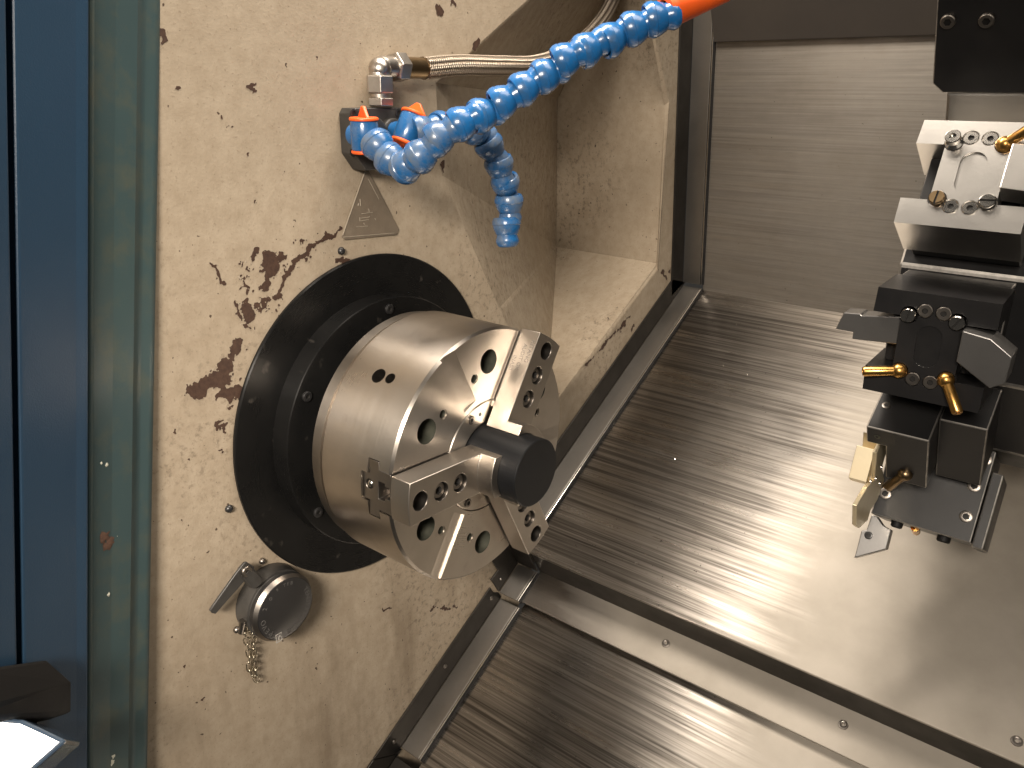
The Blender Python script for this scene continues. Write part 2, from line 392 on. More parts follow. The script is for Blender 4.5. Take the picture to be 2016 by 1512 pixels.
from mathutils import noise as NZ
rc = random.Random(11)
for (a_, e_, n_) in (((470,500),(560,620),46), ((400,720),(480,800),18), ((560,470),(660,520),18), ((420,830),(445,900),6), ((470,640),(500,690),6), ((340,120),(640,440),7), ((330,820),(450,1090),4), ((320,1150),(700,1480),5)):
    for k_ in range(n_):
        u_, v_ = rc.uniform(a_[0], e_[0]), rc.uniform(a_[1], e_[1]); l_ = rc.uniform(0, 7)
        CH.append(((u_, v_), (u_ + l_*.5, v_ - l_*.6), rc.choice((.5, .7, 1.0, 1.5))))
def bare_patches(parent, grow, x0, name, mat):
    # places where the paint is worn through to the dark primer: ragged outlines by marching squares over a warped distance field
    segs = [(at(*a, 0), at(*e, 0), r*1.25/2250 + grow) for a, e, r in CH]
    st_ = .0005; done = set(); bm = B(); cells = {}
    def field(y, z):
        p = Vector((y*130, z*130, 3.1)); q = Vector((y*420, z*420, 9.7))
        y2 = y + .0042*NZ.noise(p) + .0013*NZ.noise(q); z2 = z + .0042*NZ.noise(p + Vector((31,7,2))) + .0013*NZ.noise(q + Vector((3,17,2)))
        d = 1
        for A, E, r in near:
            dy, dz = E.y-A.y, E.z-A.z; LL = dy*dy+dz*dz+1e-9; t = max(0, min(1, ((y2-A.y)*dy+(z2-A.z)*dz)/LL))
            d = min(d, math.hypot(y2-A.y-t*dy, z2-A.z-t*dz) - r)
        return d + .0016*NZ.noise(q*1.7) + .0022*NZ.noise(q*.6)
    for A, E, r in segs:
        m_ = r + .006
        for iy in range(int((min(A.y,E.y)-m_)/st_), int((max(A.y,E.y)+m_)/st_)+1):
            for iz in range(int((min(A.z,E.z)-m_)/st_), int((max(A.z,E.z)+m_)/st_)+1): cells.setdefault((iy,iz), []).append((A,E,r))
    val = {}
    def F(iy, iz, c):
        global near
        k = (iy, iz)
        if k not in val:
            near = cells.get(k, cells[c]); val[k] = field(iy*st_, iz*st_)
        return val[k]
    vmap = {}
    def vert(y, z):
        k = (round(y*1e6), round(z*1e6))
        if k not in vmap: vmap[k] = bm.verts.new((x0, y, z))
        return vmap[k]
    for c in cells:
        cs = [(c[0],c[1]), (c[0]+1,c[1]), (c[0]+1,c[1]+1), (c[0],c[1]+1)]; fv = [F(a, b, c) for a, b in cs]
        if min(fv) >= 0: continue
        poly = []
        for i in range(4):
            a, b, fa, fb = cs[i], cs[(i+1)%4], fv[i], fv[(i+1)%4]
            if fa < 0: poly.append(vert(a[0]*st_, a[1]*st_))
            if (fa < 0) != (fb < 0):
                t = fa/(fa-fb); poly.append(vert((a[0]+(b[0]-a[0])*t)*st_, (a[1]+(b[1]-a[1])*t)*st_))
        poly = list(dict.fromkeys(poly))
        if len(poly) > 2:
            try: bm.faces.new(poly)
            except ValueError: pass
    o = obj(name, bm, mat, parent, smooth=False); o['kind'] = 'stuff'
bare_patches(WALL, 0, .00028, 'bare_patch', 'primer')
bare_patches(WALL, .00032, .00014, 'paint_edge', 'paint_edge')
# ------------------------------------------------------------------ way covers and back panel
SN = fr((0,0,0), (1,0,0), (0,math.cos(R(30)),math.sin(R(30))), (0,-math.sin(R(30)),math.cos(R(30))))   # x, up the slope, normal
bm = B(); prism(bm, [(.053,-.283),(.053,-.2865),(.545,-.2865),(.545,-.283)], .031, 1.4, None, 'nab')
uc = structure(obj('upper_way_cover', bm, 'cover_steel', bevel=.0008, matrix=SN, smooth=False))
bm = B(); prism(bm, [(.0555,-.2868),(.0555,-.335),(.058,-.335),(.058,-.2868)], .031, 1.4, None, 'nab'); obj('step_face', bm, 'shaded_steel', uc, smooth=False, matrix=Matrix.Identity(4))  # part of the cover sheet, its downward shade painted as darker steel
bm = B(); prism(bm, [(.0133,-.331),(.0133,-.3345),(.070,-.3345),(.070,-.331)], .031, 1.4, None, 'nab')
structure(obj('ledge_cover', bm, 'ledge_steel', bevel=.0008, matrix=SN, smooth=False))
bm = B(); prism(bm, [(-.42,-.342),(-.42,-.345),(.045,-.345),(.045,-.342)], .031, 1.4, None, 'nab')
structure(obj('lower_way_cover', bm, 'cover_steel', bevel=.0008, matrix=SN, smooth=False))
def cover_screw(u, v, n):
    P = onp(u, v, SN @ Vector((0,0,n)), Vector(SN.col[2][:3])); q = SN.inverted() @ P
    bm = B(); lathe(bm, [(0,.0045),(.0008,.0042),(.0010,.0030),(.0006,.0022),(.0006,.0014),(-.0004,.0012),(-.0004,0)], 20)
    o = obj('cover_screw', bm, 'steel_dark', matrix=SN @ fr((q.x,q.y,n), (0,0,1), (1,0,0), (0,1,0)))
    return o
for (u, v, n, lab) in ((1311,1267,-.331,'small dark countersunk screw on the bright ledge beside the chuck end'), (1660,1427,-.331,'dark countersunk screw on the bright ledge, second from the chuck'), (2002,1459,-.283,'brownish countersunk screw near the lower edge of the wide sloping cover')):
    tag(cover_screw(u, v, n), lab, 'screw', 'countersunk screws in the way covers')
BK = fr((0,.5854,.0198), (1,0,0), (0,-.094,.9956), (0,-.9956,-.094))
bm = B(); box(bm, (.031,-.02,-.008), (1.4,.318,-.004))
structure(obj('back_panel', bm, 'panel_steel', matrix=BK, bevel=.0008, smooth=False))
bm = B(); prism(bm, [(.317,-.012),(.317,.006),(.60,.10),(.60,-.012)], .034, 1.4, None, 'nab')
structure(obj('upper_back_panel', bm, 'upper_panel_dark', matrix=BK, bevel=.001, smooth=False))
# wiper strips along the headstock
def screw_dome(r=.0032):
    bm = B(); lathe(bm, [(0,r),(.0006,r),(.0015,r*.72),(.0019,r*.42),(.0019,r*.3),(.0008,r*.25),(.0008,0)], 20); return bm
def wiper(name, label, m, s0, s1, n, flange, group='steel wiper strips between headstock and covers'):
    t = thing(name, label, 'wiper strip', group)
    bm = B(); prism(bm, flange, .0002, .0022, None, 'nab'); obj('wall_flange', bm, 'shaded_steel', t, bevel=.0004, matrix=m, smooth=False)
    bm = B(); box(bm, (.0024,s0,n-.002), (.0282,s1,n)); obj('cover_plate', bm, 'strip_steel', t, bevel=.0005, matrix=m, smooth=False)
    bm = B(); box(bm, (.0290,s0,n-.0035), (.0312,s1,n+.0006)); obj('wiper_lip', bm, 'chrome', t, bevel=.0006, matrix=m, smooth=False)
    bm = B(); box(bm, (.0314,s0,n-.0060), (.0330,s1,n-.0012)); obj('wiper_rubber', bm, 'rubber', t, matrix=m, smooth=False)
    return t
SI = SN.inverted()
def sn(u, v, x=.002): q = SI @ at(u, v, x); return (q.y, q.z)
w1 = wiper('wiper_strip', 'long dark steel wiper strip running along the upper sloping cover behind the chuck', SN, .0525, .517, -.279, [(.03,-.250),(.03,-.279),(.525,-.279),(.495,-.250)])
bm = B(); prism(bm, [(.0525,-.281),(.0545,-.281),(.0545,-.3262),(.0525,-.3262)], .0024, .0312, None, 'nab'); obj('step_plate', bm, 'shaded_steel', w1, bevel=.0004, matrix=SN, smooth=False)
zig = [sn(967,1100), sn(981,1123), sn(967,1142), sn(973,1150), (.0105,-.3265), (.052,-.3265), (.062,-.285), (.047,-.285)]
w2 = wiper('wiper_strip', 'short steel wiper strip with a zigzag flange on the step below the chuck', SN, .0105, .0515, -.327, zig)
w3 = wiper('wiper_strip', 'bright steel wiper strip with domed screws along the lowest sloping cover', SN, -.186, .0075, -.337, [(-.2125,-.3068),(-.1935,-.337),(.0095,-.337),(.0095,-.327),(.004,-.318),(.004,-.3068)])
w4 = wiper('wiper_strip', 'upright dark steel wiper strip along the back panel', BK, .002, .60, 0, [(-.010,.033),(.0,0),(.60,0),(.60,.033)])
for (u, v, w) in ((876,1311,w3),(776,1460,w3),(985,1140,w2),(967,1177,w3)):
    P = at(u, v, .0022); obj('screw', screw_dome(.0026 if w is w3 else .0018), 'steel_dark', w, loc=P)
# bracket at the foot of the lowest strip
t = thing('end_bracket', 'dark steel corner bracket with a screw at the foot of the lowest wiper strip', 'bracket')
bm = B(); prism(bm, [(-.2132,-.3069),(-.1945,-.3372),(-.187,-.3400),(-.245,-.3400),(-.245,-.3069)], .0002, .0026, None, 'nab'); obj('plate', bm, 'shaded_steel', t, bevel=.0005, matrix=SN, smooth=False)
bm = B(); prism(bm, [(-.196,-.338),(-.196,-.344),(-.245,-.344),(-.245,-.338)], .003, .0295, None, 'nab'); obj('foot', bm, 'shaded_steel', t, bevel=.0005, matrix=SN, smooth=False)
obj('screw', screw_dome(.0026), 'steel_dark', t, loc=at(775,1502,.0026))
# ------------------------------------------------------------------ spindle flange
t = thing('spindle_flange', 'large black round spindle flange on the beige headstock wall', 'flange')
bm = B(); lathe(bm, [(.0003,.1458),(.0024,.1458),(.0032,.1448),(.0032,.1120),(.0204,.1120),(.0210,.1112),(.0210,.055),(.0003,.055)], 160); obj('ring', bm, 'turned_black', t, sharp=25)
for (u, v) in ((765,608),(603,780),(625,1008)):
    P = at(u, v, .0208); obj('screw', socket_screw(.0042,.0022,.0021), 'black_oxide', t, loc=P)
for (u, v, lab) in ((671,494,'black domed plug on the wall above the big black flange'), (450,1001,'black domed plug on the wall beside the big black flange'), (515,1104,'small steel ball-headed plug just above the capped round connector')):
    bm = B(); rr = .0032 if v != 1104 else .0026
    lathe(bm, [(0,rr),(.0012,rr),(.0026,rr*.75),(.0033,rr*.35),(.0034,0)], 20); tag(obj('wall_plug', bm, 'steel_dark' if v == 1104 else 'black_oxide', loc=at(u, v, .0002)), lab, 'plug', 'plugs in the headstock wall')
# ------------------------------------------------------------------ chuck
FX = .1287
JA = (57, 177, -63)
def rotx(th): return Matrix.Rotation(R(th), 4, 'X')          # local (x, radial, tangential)
ck = thing('chuck', 'round three-jaw steel chuck on the spindle', 'chuck')
def chuck_body():
    bm = B()
    lathe(bm, [(.038,.060),(.038,.1000),(.0395,.1022),(.0500,.1030),(.0508,.0990),(.0540,.0990),(.0550,.1050),(.1267,.1050),(.1287,.1030),(.1287,.0470),(.1262,.0470),(.1262,.0300),(.10,.0300),(.10,.060)], 192)
    bmesh.ops.remove_doubles(bm, verts=bm.verts[:], dist=1e-6)
    # close the profile between last and first ring
    es = [e for e in bm.edges if e.is_boundary]
    bmesh.ops.bridge_loops(bm, edges=es); bmesh.ops.recalc_face_normals(bm, faces=bm.faces[:])
    slots = B()
    for th in JA:
        m = rotx(th)
        prism(slots, [(.0985,-.0113),(.0985,.0113),(.1048,.0113),(.1048,.0227),(.1165,.0227),(.1165,.0165),(.135,.0165),(.135,-.0165),(.1165,-.0165),(.1165,-.0227),(.1048,-.0227),(.1048,-.0113)], .036, .13,
              m @ fr((0,0,0), (1,0,0), (0,0,1), (0,1,0)))
    holes = B()
    for th in (87,147,207,267,327,27):
        c, s = math.cos(R(th)), math.sin(R(th))
        lathe(holes, [(.104,0),(.104,.0098),(.14,.0098),(.14,0)], 32, Matrix.Translation((0,.0785*c,.0785*s)))
    for base in (117, 237, 357):
        for d in (-16.5, 16.5):
            c, s = math.cos(R(base+d)), math.sin(R(base+d))
            lathe(holes, [(.112,0),(.112,.0033),(.1275,.0033),(.1277,.0040),(.14,.0040),(.14,0)], 20, Matrix.Translation((0,.0697*c,.0697*s)))
    gro = B()
    for th in (117, 237, 357):
        m = rotx(th)
        prism(gro, [(.1330,-.0130),(.1330,.0015),(.1273,.0015),(.1273,-.0025),(.1286,-.0130)], .0505, .13, m @ fr((0,0,0), (1,0,0), (0,0,1), (0,1,0)))
    rad = B()
    for x, th, r in ((.0857,132.5,.0060),(.0975,132.1,.0043)):
        lathe(rad, [(.085,0),(.085,r),(.12,r),(.12,0)], 24, rotx(th) @ fr((x,0,0), (0,1,0), (0,0,1), (1,0,0)))
    return boolean(bm, [slots, holes, gro, rad])
cb_ = obj('body', chuck_body(), 'chuck_steel', ck, bevel=.0004, sharp=28)
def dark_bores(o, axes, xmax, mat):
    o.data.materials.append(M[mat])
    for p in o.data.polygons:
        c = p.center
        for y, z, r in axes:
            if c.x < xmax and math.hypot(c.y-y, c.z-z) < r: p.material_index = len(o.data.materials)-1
dark_bores(cb_, [(.0785*math.cos(R(a)), .0785*math.sin(R(a)), .0099) for a in (87,147,207,267,327,27)] + [(.0697*math.cos(R(b_+d_)), .0697*math.sin(R(b_+d_)), .0036) for b_ in (117,237,357) for d_ in (-16.5,16.5)], .1285, 'bore_shade'); cb_.data.materials.append(M['bore_shade_steel'])
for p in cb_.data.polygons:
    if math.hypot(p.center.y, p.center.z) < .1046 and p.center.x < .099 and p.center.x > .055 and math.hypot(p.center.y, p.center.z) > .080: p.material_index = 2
# grease plug at the bottom of the radial hole
bm = B(); lathe(bm, [(.085,0),(.085,.0055),(.0885,.0055),(.0885,.0022),(.0905,.0020),(.0912,0)], 20, rotx(132.5) @ fr((.0857,0,0), (0,1,0), (0,0,1), (1,0,0))); obj('grease_plug', bm, 'steel_dark', ck)
bm = B(); lathe(bm, [(.1245,.0265),(.1245,.0463),(.1282,.0463),(.1290,.0455),(.1290,.0300),(.1265,.0265)], 96); cov = obj('centre_cover', bm, 'chuck_steel', ck)
for th in (116, 236, 356):
    m = rotx(th); P = m @ Vector((.1290,.0405,0)); obj('screw', socket_screw(.0036,.0012,.0019), 'steel_dark', cov, loc=P)
    bm = B(); lathe(bm, [(0,.0016),(.0003,.0014),(.0003,.0009),(.0001,0)], 14); obj('pin_hole', bm, 'black_oxide', cov, loc=rotx(th-16) @ Vector((.1290,.0382,0)))
HW, XJ, XP = .0164, .1492, .1637
def jaw_mesh():
    pts = []
    RO, RI = .1062, .0272
    a = math.asin(HW/RO); outer = [(RO*math.cos(a*k/5), RO*math.sin(a*k/5)) for k in range(-5, 6)]
    b = math.asin(HW/RI); inner = [(RI*math.cos(b*k/8), RI*math.sin(b*k/8)) for k in range(8, -9, -1)]
    m = fr((0,0,0), (0,1,0), (0,0,1), (1,0,0))
    bm = B(); prism(bm, outer + inner, FX+.0022, XJ, m)
    pad = B(); RP = .0342; c = math.asin(HW/RP); op = [(RP*math.cos(c*k/10), RP*math.sin(c*k/10)) for k in range(-10, 11)]
    prism(pad, op + inner, XJ-.004, XP, m)
    bm = boolean(bm, [pad], 'UNION')
    cut = B()
    for r in (.0948,.0735,.0533):
        lathe(cut, [(XJ-.0125,0),(XJ-.0125,.0072),(XJ+.01,.0072),(XJ+.01,0)], 32, Matrix.Translation((0,r,0)))
    return boolean(bm, [cut])
jm = jaw_mesh()
jme = bpy.data.meshes.new('jaw'); 
for f in jm.faces: f.smooth = True
jm.to_mesh(jme); jm.free(); jme.set_sharp_from_angle(angle=R(28)); jme.materials.append(M['jaw_steel']); jme.materials.append(M['bore_shade_steel'])
for p in jme.polygons:
    if p.center.x < XJ-.0003 and any(math.hypot(p.center.y-r, p.center.z) < .0073 for r in (.0948,.0735,.0533)): p.material_index = 1
for th in JA:
    m = rotx(th)
    j = obj('jaw', jme, 'jaw_steel', ck, bevel=.0005, matrix=m)
    for r in (.0735,.0533):
        obj('screw', socket_screw(.0066,.0098,.0034,.006), 'steel_dark', j, matrix=Matrix.Translation((XJ-.0124, r, 0)) @ Matrix.Rotation(random.random(), 4, 'X'))
    # serrated base of the jaw and master jaw in the T slot
    bm = B(); box(bm, (FX-.0005,.0380,-.0150), (FX+.0021,.1040,.0150)); obj('serrated_base', bm, 'steel_dark', j)
    mp = [(.0992,-.0106),(.0992,.0106),(.1055,.0106),(.1055,.0220),(.1158,.0220),(.1158,.0158),(.1278,.0158),(.1278,-.0158),(.1158,-.0158),(.1158,-.0220),(.1055,-.0220),(.1055,-.0106)]
    bm = B(); prism(bm, mp, .0375, .1028, fr((0,0,0), (1,0,0), (0,0,1), (0,1,0)))
    c1 = B(); lathe(c1, [(.0985,0),(.0985,.0038),(.12,.0038),(.12,0)], 24, fr((.1055,0,-.002), (0,1,0), (0,0,1), (1,0,0)))
    c2 = B(); prism(c2, [(.1150,-.0070),(.1150,.0070),(.1215,.0070),(.1215,.0046),(.14,.0046),(.14,-.0046),(.1215,-.0046),(.1215,-.0070)], .090, .12, fr((0,0,0), (1,0,0), (0,0,1), (0,1,0)))
    mj = obj('master_jaw', boolean(bm, [c1, c2]), 'steel_dark', j, bevel=.0004)
    bm = B(); bmesh.ops.create_uvsphere(bm, u_segments=20, v_segments=12, radius=.0034, matrix=Matrix.Translation((.1055,.1000,-.002))); obj('ball_plug', bm, 'chrome', mj)
    if th == 57:
        for k, (s, sz) in enumerate((('KITANG', .0052), ('AUDIT OK', .0048), ('INASII', .0048))):
            tm = text_mesh(s, sz, .0002, 1.0)
            obj('engraving', tm, 'stamp', j, matrix=fr((.1455-k*.0058, .088-k*.006, HW+.00008), (0,-1,0), (1,0,0), (0,0,1)), smooth=False)
tm = text_mesh('2', .006, .0002); obj('stamp_mark', tm, 'stamp', ck, matrix=rotx(166) @ fr((FX+.0001,.094,0), (0,0,-1), (0,1,0), (1,0,0)), smooth=False)
# ------------------------------------------------------------------ workpiece
bm = B(); lathe(bm, [(.09,0),(.09,.0271),(.1790,.0271),(.1797,.0264),(.1797,0)], 96)
tag(obj('bar_stock', bm, 'rod_black', sharp=25), 'short black round bar gripped by the three chuck jaws', 'bar')
# ------------------------------------------------------------------ coolant block, valves, hoses
t = thing('coolant_block', 'black plastic coolant block with chamfered corners bolted to the wall above the triangle plate', 'coolant block')
by0, by1, bz0, bz1 = -.0215, .0390, .2160, .2625
bm = B(); prism(bm, [(by0+.003,bz1),(by0,bz1-.004),(by0,bz0+.013),(by0+.010,bz0),(by1-.003,bz0),(by1,bz0+.003),(by1,bz1-.004),(by1-.004,bz1)], .0003, .0165, None, 'nab')
for e in ((-.004,.2435,.0125),(.0155,.2435,.0115)): lathe(bm, [(.0160,0),(.0160,e[2]),(.0215,e[2]),(.0225,e[2]-.001),(.0225,0)], 32, Matrix.Translation((0,e[0],e[1])))
blk = obj('body', bm, 'plastic_black', t, bevel=.0016)
for (u, v) in ((695,223),(694,300),(783,222)): obj('screw', socket_screw(.0034,.0012,.0018), 'black_oxide', t, loc=at(u, v, .0163))
PITCH = .0178
def segment_mesh(name, mat):
    bm = B(); lathe(bm, [(.0010,.0088),(0,.0104),(.0004,.0113),(.0034,.0126),(.0062,.0126),(.0068,.0121),(.0090,.0119),(.0142,.0098),(.0150,.0090),(.0165,.0093),(.0185,.0100),(.0205,.0102),(.0230,.0095),(.0250,.0078),(.0258,.0050),(.0258,0)], 28)
    for f in bm.faces: f.smooth = True
    me = bpy.data.meshes.new(name); bm.to_mesh(me); bm.free(); me.set_sharp_from_angle(angle=R(33)); me.materials.append(M[mat]); return me
SEGA, SEGB = segment_mesh('hose_segment', 'hose_blue'), segment_mesh('hose_segment', 'hose_blue_clean')
def hose(t, ctrl, mesh_of):
    path = catmull(ctrl, 16); L = [0]
    for a, b in zip(path, path[1:]): L.append(L[-1] + (b-a).length)
    def pos(s):
        for i in range(len(L)-1):
            if L[i+1] >= s: return path[i].lerp(path[i+1], (s-L[i])/(L[i+1]-L[i]+1e-9))
        return path[-1]
    n = int(L[-1]/PITCH); 
    for i in range(n):
        a, b = pos(i*PITCH), pos((i+1)*PITCH)
        j = Vector((random.uniform(-1,1), random.uniform(-1,1), random.uniform(-1,1)))*.0011
        k = Vector((random.uniform(-1,1), random.uniform(-1,1), random.uniform(-1,1)))*.0030
        obj('hose_segment', mesh_of(i/n), 'hose_blue', t, matrix=along(a+j, b-a+k))
    return pos(n*PITCH), (pos(n*PITCH)-pos((n-1)*PITCH)).normalized()
def valve(t, c, axis, out, flip=1):
    m = along(c, axis, out)                                   # local X = spindle of the valve
    bm = B(); lathe(bm, [(-.0105,0),(-.0105,.0098),(-.0095,.0104),(.0095,.0104),(.0105,.0098),(.0105,0)], 28); obj('valve_body', bm, 'hose_blue', t, matrix=m)
    bm = B(); lathe(bm, [(.0106,0),(.0106,.0108),(.0120,.0112),(.0132,.0104),(.0132,0)], 28)
    prism(bm, [(.0130,-.0095),(.0130,.0095),(.0210,.0018),(.0210,-.0018)], -.0014, .0014, fr((0,0,0), (1,0,0), (0,0,1), (0,-1,0))); obj('valve_handle', bm, 'orange', t, matrix=m, bevel=.0006)
    bm = B(); lathe(bm, [(-.0106,0),(-.0106,.0104),(-.0120,.0108),(-.0130,.0100),(-.0130,0)], 28); obj('valve_cap', bm, 'orange', t, matrix=m)
t1 = thing('coolant_hose', 'long blue segmented coolant hose reaching up to an orange nozzle', 'coolant hose', 'blue segmented coolant hoses')
v1 = at(718,267,.031); valve(t1, v1, (0.02,-.02,1), (1,-.4,0))
bm = B(); lathe(bm, [(0,.008),(.020,.008)], 24, Matrix.Translation((.015, v1.y+.003, v1.z))); obj('stub', bm, 'hose_blue', t1)
main = [at(732,276,.040), at(752,296,.052), at(776,324,.063), at(797,337,.074), at(815,318,.085), at(845,287,.094), at(905,243,.108), at(985,203,.124), at(1060,152,.142), at(1140,105,.162), at(1225,65,.182), at(1300,28,.200), at(1345,14,.210)]
e, d = hose(t1, main, lambda f: SEGA if f < .32 else SEGB)
bm = B(); lathe(bm, [(0,.0070),(-.003,.0085),(-.002,.0118),(.000,.0124),(.004,.0124),(.006,.0112),(.028,.0088),(.050,.0066),(.051,.0050),(.046,.0045),(.03,.0045)], 32); obj('nozzle', bm, 'orange', t1, matrix=along(e, (at(1450,-22,.232)-e)))
t2 = thing('coolant_hose', 'short blue segmented coolant hose bent down in front of the wall pocket', 'coolant hose', 'blue segmented coolant hoses')
v2 = at(806,254,.040); valve(t2, v2, (.10,.50,1), (1,.2,-.2))
bm = B(); tube(bm, catmull([Vector((.017,.0155,.2435)), v2.lerp(Vector((.017,.0155,.2435)), .4), v2]), .0078, 20); obj('stub', bm, 'hose_blue', t2)
h2 = [at(815,262,.046), at(850,250,.052), at(890,243,.056), at(925,252,.060), at(958,272,.064), at(980,312,.068), at(996,358,.070), at(1000,405,.070), at(995,446,.070), at(992,470,.070)]
hose(t2, h2, lambda f: SEGA)
# steel fitting and braided supply hose
t = thing('braided_hose', 'steel braided coolant hose with elbow fitting rising from the black block', 'hose')
fx = .0125
def zfr(u, v, x=fx): return along(at(u, v, x), (0,0,1), (1,0,0))
def hexprof(bm, r, a0, a1, m, ch=.0012):
    for k in range(1):
        n = 6; rings = []
        for a, rr in ((a0, r-ch), (a0+ch*.6, r), (a1-ch*.6, r), (a1, r-ch)): rings.append([bm.verts.new(m @ Vector((a, rr*math.cos(math.pi/3*i+.35), rr*math.sin(math.pi/3*i+.35)))) for i in range(n)])
        fs = [bm.faces.new(rings[0][::-1]), bm.faces.new(rings[-1])]
        for A, C in zip(rings, rings[1:]):
            for i in range(n): fs.append(bm.faces.new((A[i], A[(i+1)%n], C[(i+1)%n], C[i])))
        bmesh.ops.recalc_face_normals(bm, faces=fs)
p0 = at(744,210,fx); elb = at(748,131,fx); zz = elb.z - p0.z
mz = fr(Vector((p0.x, elb.y-.0008, p0.z)), (0,0,1), (1,0,0), (0,1,0))
bm = B(); hexprof(bm, .0108, .0003, .0068, mz); obj('lock_nut', bm, 'fitting_steel', t, bevel=.0004, smooth=False)
bm = B(); lathe(bm, [(.0060,.0080),(.0095,.0080)], 24, mz); obj('collar', bm, 'fitting_steel', t)
bm = B(); hexprof(bm, .0112, .0095, .0232, mz, .0016); obj('union_nut', bm, 'fitting_steel', t, bevel=.0004, smooth=False)
bm = B(); arc = [mz @ Vector((.022,0,0))] + [mz @ Vector((zz-.006+.006*math.sin(q), 0, .006-.006*math.cos(q))) for q in [R(x) for x in range(0,91,15)]] + [mz @ Vector((zz, 0, .018))]
tube(bm, arc, .0082, 24); bmesh.ops.create_uvsphere(bm, u_segments=24, v_segments=14, radius=.0092, matrix=Matrix.Translation(mz @ Vector((zz-.002,0,.001)))); obj('elbow', bm, 'fitting_steel', t)
my = fr(mz @ Vector((zz,0,0)), (0,1,0), (0,0,1), (1,0,0))
bm = B(); hexprof(bm, .0116, .0145, .0265, my, .0016); obj('union_nut', bm, 'fitting_steel', t, bevel=.0004, smooth=False)
hy = my @ Vector((.0265,0,0))
bm = B(); lathe(bm, [(.0255,.0086),(.0300,.0082),(.0490,.0082),(.0495,.0086)], 24, my); obj('sleeve', bm, 'bronze_dark', t)
hx = hy.x
bm = B(); tube(bm, catmull([my @ Vector((.0485,0,0)), at(900,129,hx+.002), at(980,130,hx+.001), at(1050,128,hx-.008), at(1110,107,hx-.025), at(1160,70,hx-.042), at(1192,28,hx-.058), at(1212,-20,hx-.07), at(1222,-70,hx-.08)], 14), .0090, 20, True); obj('braid', bm, 'braid', t)
# triangle plate
t = thing('triangle_plate', 'worn grey triangular warning plate under the black coolant block', 'sign')
tri = [at(718,336,0), at(724,336,0), at(784,452,0), at(779,462,0), at(678,472,0), at(671,466,0)]
bm = B(); prism(bm, [(q.y,q.z) for q in tri], .0002, .0014, None, 'nab'); simple('worn_plate', (.185,.150,.112), (.145,.118,.088), .45, .6, 0, (60,60,60), .25, 500, grime=(.24,.20,.15), gth=(.55,.75)); tb = obj('plate', bm, 'worn_plate', t, bevel=.0004, smooth=False)
simple('worn_light', (.33,.29,.23), (.26,.22,.17), .5, .6)
def stroke(pts, w=.0005, nm='worn_mark'):
    bm = B(); P = [at(u, v, .0015) for u, v in pts]
    tube(bm, P, w, 6); obj(nm, bm, 'worn_light', t)
stroke([(719,337),(675,462)], .00045, 'raised_edge'); stroke([(725,352),(746,392)], .0003, 'raised_edge'); stroke([(676,467),(776,459)], .0004, 'raised_edge')
for a in (((709,392),(710,405)), ((705,405),(706,400)), ((712,421),(734,418)), ((709,430),(728,427)), ((711,435),(726,432)), ((708,428),(709,436)), ((702,447),(724,445)), ((716,439),(718,442)), ((738,430),(740,433)), ((726,411),(727,417))): stroke(a, .0004)
# ------------------------------------------------------------------ capped connector with lever and chain
CY, CZ = -.1297, -.1215
t = thing('capped_connector', 'round black capped connector with locking lever on the lower wall', 'connector', loc=(0,0,0))
mc = Matrix.Translation((0,CY,CZ))
bm = B(); lathe(bm, [(.0003,0),(.0003,.0300),(.0020,.0304),(.0150,.0292),(.0155,.0276),(.0165,.0272),(.0165,0)], 64, mc); obj('housing', bm, 'plastic_black', t)
bm = B(); lathe(bm, [(.0168,0),(.0168,.0280),(.0175,.0288),(.0215,.0288),(.0252,.0262),(.0256,.0255),(.0254,0)], 64, mc); cap = obj('cap', bm, 'black_oxide', t)
bm = B(); lathe(bm, [(.0219,.02892),(.0252,.0266)], 64, mc); ed = obj('cap_edge', bm, 'steel_dark', cap)
def arc_text(s, r, a0, step, size, flip=False):
    for i, ch in enumerate(s):
        if ch == ' ': continue
        th = R(a0 + i*step); c, q = math.cos(th), math.sin(th)
        tm = text_mesh(ch, size, .0002)
        rad, tan = Vector((0,c,q)), Vector((0,-q,c))
        m_ = fr(Vector((.02565, CY + r*c, CZ + r*q)), -tan if not flip else tan, rad if not flip else -rad, (1,0,0))
        obj('letter', tm, 'ceramic_ink', cap, matrix=m_, smooth=False)
arc_text('TENUISTALOUZ', .0218, 22, -10.0, .0056); arc_text('HIPEVO', .0218, 248, -13, .0062); arc_text('2 o', .0215, 152, -12, .0058); arc_text('9 TEB', .0220, 106, -9, .0040)
bm = B(); 
for y0, z0, y1, z1 in ((-.0030,-.0040,.0030,-.0032),(-.0030,.0032,.0030,.0040),(-.0030,-.0032,-.0023,.0032),(.0023,-.0032,.0030,.0032),(-.0012,-.0020,.0004,.0018),(.0004,.0002,.0018,.0024)): box(bm, (.0255, CY-.0095+y0, CZ-.0225+z0), (.02575, CY-.0095+y1, CZ-.0225+z1))
simple('ink_light', (.40,.38,.35), (.34,.32,.3), .5, .6); obj('emblem', bm, 'ink_light', cap, smooth=False)
lp, le = at(482,1123,.016), at(419,1203,.012)
lv = (le-lp); ml = along(lp, lv, (1,0,0))
bm = B(); Ln = lv.length
prism(bm, [(-.006,-.0045),(-.0045,-.0062),(.004,-.0062),(Ln*.9,-.0040),(Ln*1.02,-.0034),(Ln*1.04,0),(Ln*1.02,.0034),(Ln*.9,.0036),(.004,.0062),(-.0045,.0062),(-.006,.0045)], -.0012, .0012, ml @ fr((0,0,0), (1,0,0), (0,0,1), (0,-1,0)) if False else ml)
lever = obj('lever', bm, 'plastic_black', t, bevel=.0006)
obj('screw', socket_screw(.0045,.0030,.0016), 'steel_dark', lever, matrix=fr(lp+Vector((.0005,0,0)), (1,0,0), (0,1,0), (0,0,1)))
